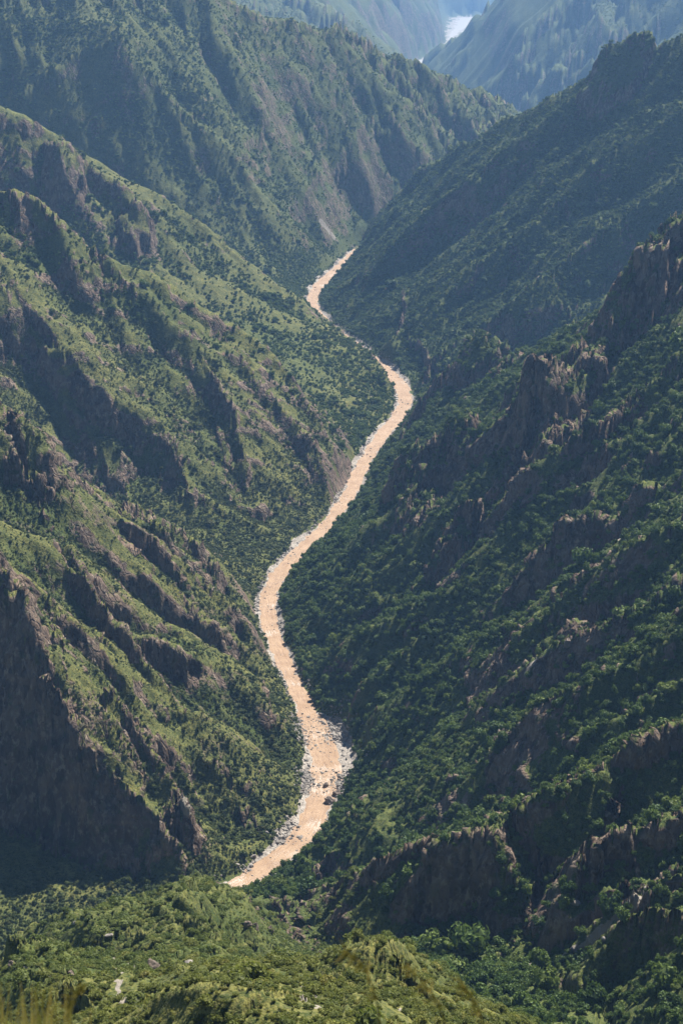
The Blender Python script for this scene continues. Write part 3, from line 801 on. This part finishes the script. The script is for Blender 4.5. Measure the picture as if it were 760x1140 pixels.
# near knolls: the shrubs that show largest are things of their own
rho = cover * .17
P, jj, ii_, r = scatter_points(rho, 130, 1150, VIS & (LAB == regs.index('near_knoll')), 801)
s3 = sizes(len(P), r, .95, .55, .78)
dd = np.linalg.norm(P - np.array([0, 0, CAM_H]), axis=1)
app = s3[:, 0] / dd
# only those inside the frame can be picked as individuals
rel = P - np.array([0, 0, CAM_H]); dep = rel[:, 1] * ct - rel[:, 2] * st; upc = rel[:, 1] * st + rel[:, 2] * ct
inside = (np.abs(rel[:, 0] / dep * FPX) < 378) & (np.abs(upc / dep * FPX) < 566)
jv = (ang - hor)[jj, ii_] * dist[jj, ii_] > -2.5
order = np.argsort(-(app * (inside & jv)))
top = order[:300]
rest = np.setdiff1d(np.arange(len(P)), top)
nr = rest[P[rest, 1] < 560]; fr_ = rest[P[rest, 1] >= 560]
instancer('scrub', P[nr], s3[nr], 5, CR_N, 'dense yellow-green scrub covering the nearest knoll at the bottom', 'scrub')
instancer('scrub', P[fr_], s3[fr_], 15, CR_M, 'dense green scrub covering the middle knolls in front of the river', 'scrub')
near_kind = [('round bright green shrub on the nearest knoll at the bottom', 'shrubs on the nearest knoll'),
             ('green shrub on the slope of the middle knoll below the cliff', 'shrubs on the middle knoll')]
for k, i in enumerate(top):
    o = bpy.data.objects.new('shrub', (CR_N if P[i, 1] < 560 else CR_M)[k % 5]); COL.objects.link(o)
    o.location = P[i] - np.array([0, 0, .12]); o.scale = s3[i]; o.rotation_euler = (0, 0, random.uniform(0, 6.28))
    lb, gr_ = near_kind[0 if P[i, 1] < 560 else 1]
    tag(o, lb, 'shrub', gr_)

isK = LAB == regs.index('near_knoll')
P, jj, ii_, r = scatter_points(cover * .062, 600, 2600, VIS & (side_left < .5) & ~isK, 802)
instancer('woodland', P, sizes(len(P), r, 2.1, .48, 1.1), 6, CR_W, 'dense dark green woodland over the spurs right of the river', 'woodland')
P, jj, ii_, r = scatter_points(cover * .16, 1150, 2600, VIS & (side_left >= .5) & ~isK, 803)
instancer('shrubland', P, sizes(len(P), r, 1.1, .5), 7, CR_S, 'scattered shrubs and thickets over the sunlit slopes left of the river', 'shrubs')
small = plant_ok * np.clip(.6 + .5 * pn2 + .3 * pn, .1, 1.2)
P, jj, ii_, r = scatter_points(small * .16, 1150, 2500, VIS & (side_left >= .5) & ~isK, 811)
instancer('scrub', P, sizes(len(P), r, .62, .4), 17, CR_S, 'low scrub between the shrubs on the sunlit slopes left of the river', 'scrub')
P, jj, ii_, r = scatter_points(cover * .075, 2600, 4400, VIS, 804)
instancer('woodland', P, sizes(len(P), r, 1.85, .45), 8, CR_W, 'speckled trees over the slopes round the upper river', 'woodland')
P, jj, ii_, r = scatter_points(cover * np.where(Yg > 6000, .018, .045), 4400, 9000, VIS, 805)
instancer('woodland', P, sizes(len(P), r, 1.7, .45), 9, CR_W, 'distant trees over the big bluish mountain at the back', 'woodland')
print('plants', round(time.time() - T0, 1))

# ------------------------------------------------------------------ boulders
def rock_mesh(name, mat, seed, sub=3, flat=.75, jag=.22):
    import bmesh
    from mathutils import noise as mn, Vector
    bm = bmesh.new(); bmesh.ops.create_icosphere(bm, subdivisions=sub, radius=1)
    r = random.Random(seed); off_ = Vector((r.uniform(-50, 50),) * 3)
    planes = [(Vector((r.gauss(0, 1), r.gauss(0, 1), r.gauss(0, 1))).normalized(), r.uniform(.55, .9)) for _ in range(9)]
    for v in bm.verts:
        p = v.co.copy()
        for nn, d in planes:                      # broken facets
            e = p.dot(nn) - d
            if e > 0: p -= nn * e * .92
        p *= 1 + jag * mn.noise(p * 1.7 + off_) + jag * .5 * mn.noise(p * 4.1 + off_)
        v.co = Vector((p.x, p.y * .85, p.z * flat))
    me = bpy.data.meshes.new(name); bm.to_mesh(me); bm.free(); me.materials.append(mat)
    return me
RK = [rock_mesh('river_boulder', M_ROCK, 20 + k) for k in range(6)]
RKD = [rock_mesh('outcrop_rock', M_ROCK_D, 40 + k, flat=1.0, jag=.3) for k in range(4)]
def put_rock(name, meshes, x, y, z, s, label, cat, group=None, sz=1.0):
    o = bpy.data.objects.new(name, random.choice(meshes)); COL.objects.link(o)
    o.location = (x, y, z); o.scale = (s * random.uniform(.8, 1.3), s * random.uniform(.8, 1.2), s * sz * random.uniform(.8, 1.2))
    o.rotation_euler = (random.uniform(-.3, .3), random.uniform(-.3, .3), random.uniform(0, 6.28))
    return tag(o, label, cat, group)
x, y, _ = PZ(367, 893); put_rock('boulder', RKD, x, y, 1.0, 6.0, 'largest dark boulder standing in mid-river at the nearest bend', 'boulder')
x, y, _ = PZ(376, 885); put_rock('boulder', RKD, x, y, .8, 4.6, 'dark boulder against the right bank just above the largest dark boulder', 'boulder')
x, y, _ = PZ(363, 875); put_rock('boulder', RKD, x, y, .6, 3.4, 'smaller dark boulder in the water upstream of the largest dark boulder', 'boulder')
x, y, _ = PZ(334, 956); put_rock('boulder', RKD, x, y, .6, 3.6, 'grey boulder in the water near the right bank below the bend', 'boulder')
# the crowd of pale boulders along the banks
cand = []
rr = np.random.default_rng(77)
RFm = (RF[:, 1] > 1250) & (RF[:, 1] < 4550) & (RF[:, 0] > -260)
idx = np.nonzero(RFm)[0]
wgt = np.where(RF[idx, 1] < 1750, 1.0, .32) * (.12 + 1.3 * (fbm(RF[idx, 0] / 60, RF[idx, 1] / 60, 2, 660) > -.1))
wgt = wgt * np.where((RF[idx, 1] > 1565) & (RF[idx, 1] < 1735), 2.0, 1.0)
NB = 9000
pick = rr.choice(idx, NB, p=wgt / wgt.sum())
a = np.where(rr.random(NB) < .86, np.sign(rr.random(NB) - .5) * np.clip(rr.normal(1.2, np.where(RF[pick, 1] < 1760, .32, .2), NB), .6, 2.1), rr.uniform(-.9, .9, NB))
bend = (RF[pick, 1] > 1565) & (RF[pick, 1] < 1735) & (a < -.8)
a = np.where(bend, -.85 + (a + .8) * 2.3, a)
a = np.where((a > 1) & (RF[pick, 1] > 1760), 1 + (a - 1) * .6, a)
bx, by = RF[pick, 0] + NF[pick, 0] * RF[pick, 3] * a, RF[pick, 1] + NF[pick, 1] * RF[pick, 3] * a
bz = np.maximum(samp(PZz, bx, by), RF[pick, 2] - .3)
bs = np.clip(np.exp(rr.normal(-.15, .5, NB)), .35, 2.6) * np.where(np.abs(a) < .95, .8, 1.0)
ordr = np.argsort(-bs / np.hypot(by, 800))
for k, i in enumerate(ordr[:290]):
    near = by[i] < 1800
    if abs(a[i]) < .95: lb, gp = 'pale boulder standing in the muddy water of the river', 'boulders in the river'
    elif a[i] > 0: lb, gp = 'pale grey boulder on the left bank of the river', 'boulders along the left bank'
    else: lb, gp = 'pale grey boulder on the right bank of the river', 'boulders along the right bank'
    put_rock('boulder', RK, bx[i], by[i], bz[i] + bs[i] * .15, bs[i], lb, 'boulder', gp)
sm = ordr[290:]
instancer('gravel', np.stack([bx, by, bz + .05], 1)[sm], np.repeat(bs[sm][:, None], 3, 1) * rr.uniform(.75, 1.25, (len(sm), 3)), 12, RK,
          'loose pale stones strewn along both banks of the river', 'stones')
# rocks on the knolls
KN = [(172, 1078, 3.0, 1.6, 'tawny standing rock on the shoulder of the nearest green knoll'),
      (121, 1043, 3.2, .7, 'pale rock at the right end of the crest of the left green hump'),
      (112, 1038, 2.6, .7, 'pale flat rock beside the right end of the left hump crest'),
      (84, 1029, 2.4, .6, 'pale rock on the top of the left green hump'),
      (64, 1029, 2.0, .6, 'small pale rock at the left end of the hump crest'),
      (13, 1074, 2.0, .9, 'dark rock at the far left of the low rocky knoll crest'),
      (30, 1078, 1.8, .6, 'flat grey rock on the low rocky knoll crest at the left'),
      (45, 1083, 2.0, .7, 'brown rock in the middle of the low rocky knoll crest'),
      (55, 1088, 2.2, .8, 'brown broken rock toward the right of the low knoll crest'),
      (66, 1090, 2.0, .9, 'grey rock next to the shrubs on the low knoll crest'),
      (78, 1089, 2.2, 1.0, 'pale rock at the right end of the low rocky knoll crest'),
      (276, 1030, 3.0, 1.0, 'grey outcrop on the right side of the middle knoll'),
      (284, 1034, 2.8, 1.5, 'upright grey rock on the right side of the middle knoll'),
      (300, 1037, 3.0, 1.5, 'brown upright rock lowest on the right side of the middle knoll'),
      (258, 1090, 2.4, 1.4, 'leaning grey rock on top of the nearest knoll above the gully'),
      (210, 1072, 2.2, .8, 'pale rock left of centre on the middle knoll'),
      (300, 1067, 2.4, .9, 'grey rock among shrubs right of the leaning grey rock'),
      (632, 718, 5.0, 1.2, 'dark rock knob sticking out of the woodland on the right flank'),
      (640, 1006, 4.0, .8, 'pale rock on the crest of the small dark spur at lower right'),
      (672, 1046, 3.0, .8, 'pale rock at the tip of the lowest spur at lower right')]
for u_, v_, s_, zs, lb in KN:
    x, y, z = hit2(u_, v_)
    put_rock('rock', RKD if zs > .85 else RK, x, y, z + s_ * .1, s_ * .8, lb, 'rock', None, zs)

# ------------------------------------------------------------------ dry grass at the viewer's feet
def grass_material():
    t = NT('dry_grass'); a = t.attr('tone')
    c = t.mix(a, (.10, .10, .022), (.26, .21, .06))
    d = t.n('BsdfDiffuse', {'Color': c}); tr = t.n('BsdfTranslucent', {'Color': c})
    m = t.n('MixShader', {0: .35, 1: d.outputs[0], 2: tr.outputs[0]}); t.t.links.new(m.outputs[0], t.out.inputs[0])
    return t.m
M_GRASS = grass_material()
def blade(V, F, T, root, tip, w, bend, seg=7, tone=.5):
    root, tip = np.array(root), np.array(tip)
    ax = tip - root; sidev = np.cross(ax, [0, 1, 0]); sidev /= np.linalg.norm(sidev) + 1e-9
    b0 = len(V)
    for k in range(seg + 1):
        t = k / seg
        p = root + ax * t + np.array(bend) * math.sin(math.pi * t) * 1.0
        ww = w * (1 - t) ** .6 * .5 + .0006
        V += [tuple(p - sidev * ww), tuple(p + np.array([0, -ww * .5, 0])), tuple(p + sidev * ww)]; T += [tone] * 3
        if k:
            a_ = b0 + 3 * (k - 1)
            F += [(a_, a_ + 1, a_ + 4, a_ + 3), (a_ + 1, a_ + 2, a_ + 5, a_ + 4)]
def mesh_obj(name, V, F, T, mat, parent=None):
    me = bpy.data.meshes.new(name); me.from_pydata(V, [], F); me.materials.append(mat)
    a = me.attributes.new('tone', 'FLOAT', 'POINT'); a.data.foreach_set('value', np.array(T, np.float32))
    o = bpy.data.objects.new(name, me); COL.objects.link(o); o.parent = parent
    return o
V, F, T = [], [], []
gr2 = random.Random(5)
for k in range(44):
    Yb = gr2.uniform(2.6, 4.2)
    ub = gr2.choice([gr2.uniform(-10, 62), gr2.uniform(0, 60), gr2.uniform(0, 120), gr2.uniform(60, 340) if gr2.random() < .25 else gr2.uniform(-20, 40)])
    top_v = gr2.uniform(1092, 1132) if ub < 70 else gr2.uniform(1112, 1150)
    tip = PY(ub + gr2.uniform(-6, 22), top_v, Yb); root = PY(ub, 1240, Yb)
    root = (root[0], root[1], root[2] - .25)
    blade(V, F, T, root, tip, gr2.uniform(.005, .011), (gr2.uniform(-.03, .03), gr2.uniform(-.03, .03), 0), tone=gr2.random())
tag(mesh_obj('grass', V, F, T, M_GRASS), 'blurred dry grass blades at the lower left corner close to the viewer', 'grass', None, 'stuff')
STALK = [([(430, 1250), (424, 1150), (418, 1105), (402, 1070), (383, 1058)], 3.0, 'out of focus grass stalk arching to the left above the gully'),
         ([(505, 1250), (498, 1150), (488, 1115), (470, 1092), (452, 1078)], 3.0, 'out of focus grass stalk in the middle, between the two others'),
         ([(552, 1250), (543, 1160), (534, 1125), (522, 1104), (512, 1092)], 3.3, 'out of focus grass stalk farthest to the right'),
         ([(60, 1260), (72, 1170), (78, 1125), (88, 1104), (97, 1096)], 3.1, 'thin out of focus stalk leaning right beside the grass tuft')]
for pts, Yb, lb in STALK:
    Q = np.array([PY(u_, v_, Yb) for u_, v_ in pts]); tt = np.linspace(0, len(Q) - 1, 26)
    Q = np.stack([np.interp(tt, np.arange(len(Q)), Q[:, k]) for k in range(3)], 1)
    for _ in range(3): Q[1:-1] = (Q[:-2] + Q[1:-1] * 2 + Q[2:]) / 4
    root = bpy.data.objects.new('grass_stalk', None); COL.objects.link(root); root.location = Q[0]
    tag(root, lb, 'grass stalk')
    V, F, T = [], [], []
    for k in range(len(Q)):
        for a in range(5):
            an = a * 1.2566; rd = .0022 * (1.2 - k / 30)
            V.append(tuple(Q[k] - Q[0] + np.array([math.cos(an) * rd, math.sin(an) * rd, 0]))); T.append(.4)
        if k: F += [((k - 1) * 5 + a, (k - 1) * 5 + (a + 1) % 5, k * 5 + (a + 1) % 5, k * 5 + a) for a in range(5)]
    mesh_obj('stem', V, F, T, M_GRASS, root)
    V, F, T = [], [], []
    for k in range(46):
        i = gr2.uniform(11, 25); p = np.array([np.interp(i, np.arange(26), Q[:, c]) for c in range(3)]) - Q[0]
        tip = p + np.array([gr2.gauss(-.012, .012), gr2.gauss(0, .012), gr2.gauss(-.004, .014)])
        blade(V, F, T, p, tip, .0024, (0, 0, .002), 3, gr2.random())
    mesh_obj('seed_head', V, F, T, M_GRASS, root)

# ------------------------------------------------------------------ air
import bmesh
bm = bmesh.new(); bmesh.ops.create_cube(bm, size=1)
zt = float(PZz.max()) + 40; zb_ = float(PZz.min()) - 1; xw = float(np.abs(PX).max()) + 150; y0_, y1_ = float(PYy.min()) - 150, float(PYy.max()) + 150
for v in bm.verts: v.co = (v.co.x * 2 * xw, y0_ + (v.co.y + .5) * (y1_ - y0_), zb_ + (v.co.z + .5) * (zt - zb_))
me = bpy.data.meshes.new('haze'); bm.to_mesh(me); bm.free()
hz = bpy.data.objects.new('haze', me); COL.objects.link(hz)
m = bpy.data.materials.new('thin_haze'); m.use_nodes = True; m.node_tree.nodes.clear()
ou = m.node_tree.nodes.new('ShaderNodeOutputMaterial'); pv = m.node_tree.nodes.new('ShaderNodeVolumePrincipled')
pv.inputs['Color'].default_value = (.30, .56, 1.0, 1); pv.inputs['Density'].default_value = 3.3e-5; pv.inputs['Anisotropy'].default_value = .25
m.node_tree.links.new(pv.outputs[0], ou.inputs['Volume']); me.materials.append(m)
tag(hz, 'thin blue haze filling the canyon and fading the far mountains', 'haze', None, 'stuff')

# ------------------------------------------------------------------ camera, light, sky
cam = bpy.data.cameras.new('camera'); cob = bpy.data.objects.new('camera', cam); COL.objects.link(cob); S.camera = cob
cob.location = (0, 0, CAM_H); cob.rotation_euler = (RAD(90 - PITCH), 0, 0)
cam.sensor_fit = 'VERTICAL'; cam.sensor_height = 36; cam.lens = FPX * 36 / 1140; cam.clip_start = .3; cam.clip_end = 80000
cam.dof.use_dof = True; cam.dof.focus_distance = 1900; cam.dof.aperture_fstop = 8.0
SUN_EL, SUN_AZ = 48.0, 27.0                      # degrees; azimuth from straight up the valley toward the right
from mathutils import Vector
sd = Vector((math.sin(RAD(SUN_AZ)) * math.cos(RAD(SUN_EL)), math.cos(RAD(SUN_AZ)) * math.cos(RAD(SUN_EL)), math.sin(RAD(SUN_EL))))
L = bpy.data.lights.new('sun', 'SUN'); lo = bpy.data.objects.new('sun', L); COL.objects.link(lo)
L.energy = 5.0; L.angle = RAD(.5); L.color = (1, .955, .88); lo.rotation_euler = sd.to_track_quat('Z', 'Y').to_euler()
W = bpy.data.worlds.new('World'); S.world = W; W.use_nodes = True
bg = W.node_tree.nodes['Background']; sky = W.node_tree.nodes.new('ShaderNodeTexSky')
sky.sky_type = 'NISHITA'; sky.sun_disc = False; sky.sun_elevation = RAD(SUN_EL); sky.sun_rotation = RAD(SUN_AZ); sky.altitude = 3000; sky.dust_density = .3
W.node_tree.links.new(sky.outputs[0], bg.inputs[0]); bg.inputs[1].default_value = .05
bg.inputs[1].default_value = .05
S.view_settings.view_transform = 'Standard'; S.view_settings.look = 'None'; S.view_settings.exposure = 1.25; S.view_settings.gamma = 1
S.cycles.max_bounces = 5; S.cycles.diffuse_bounces = 2; S.cycles.volume_bounces = 0; S.cycles.transmission_bounces = 2
S.cycles.use_denoising = True
print('done', round(time.time() - T0, 1))
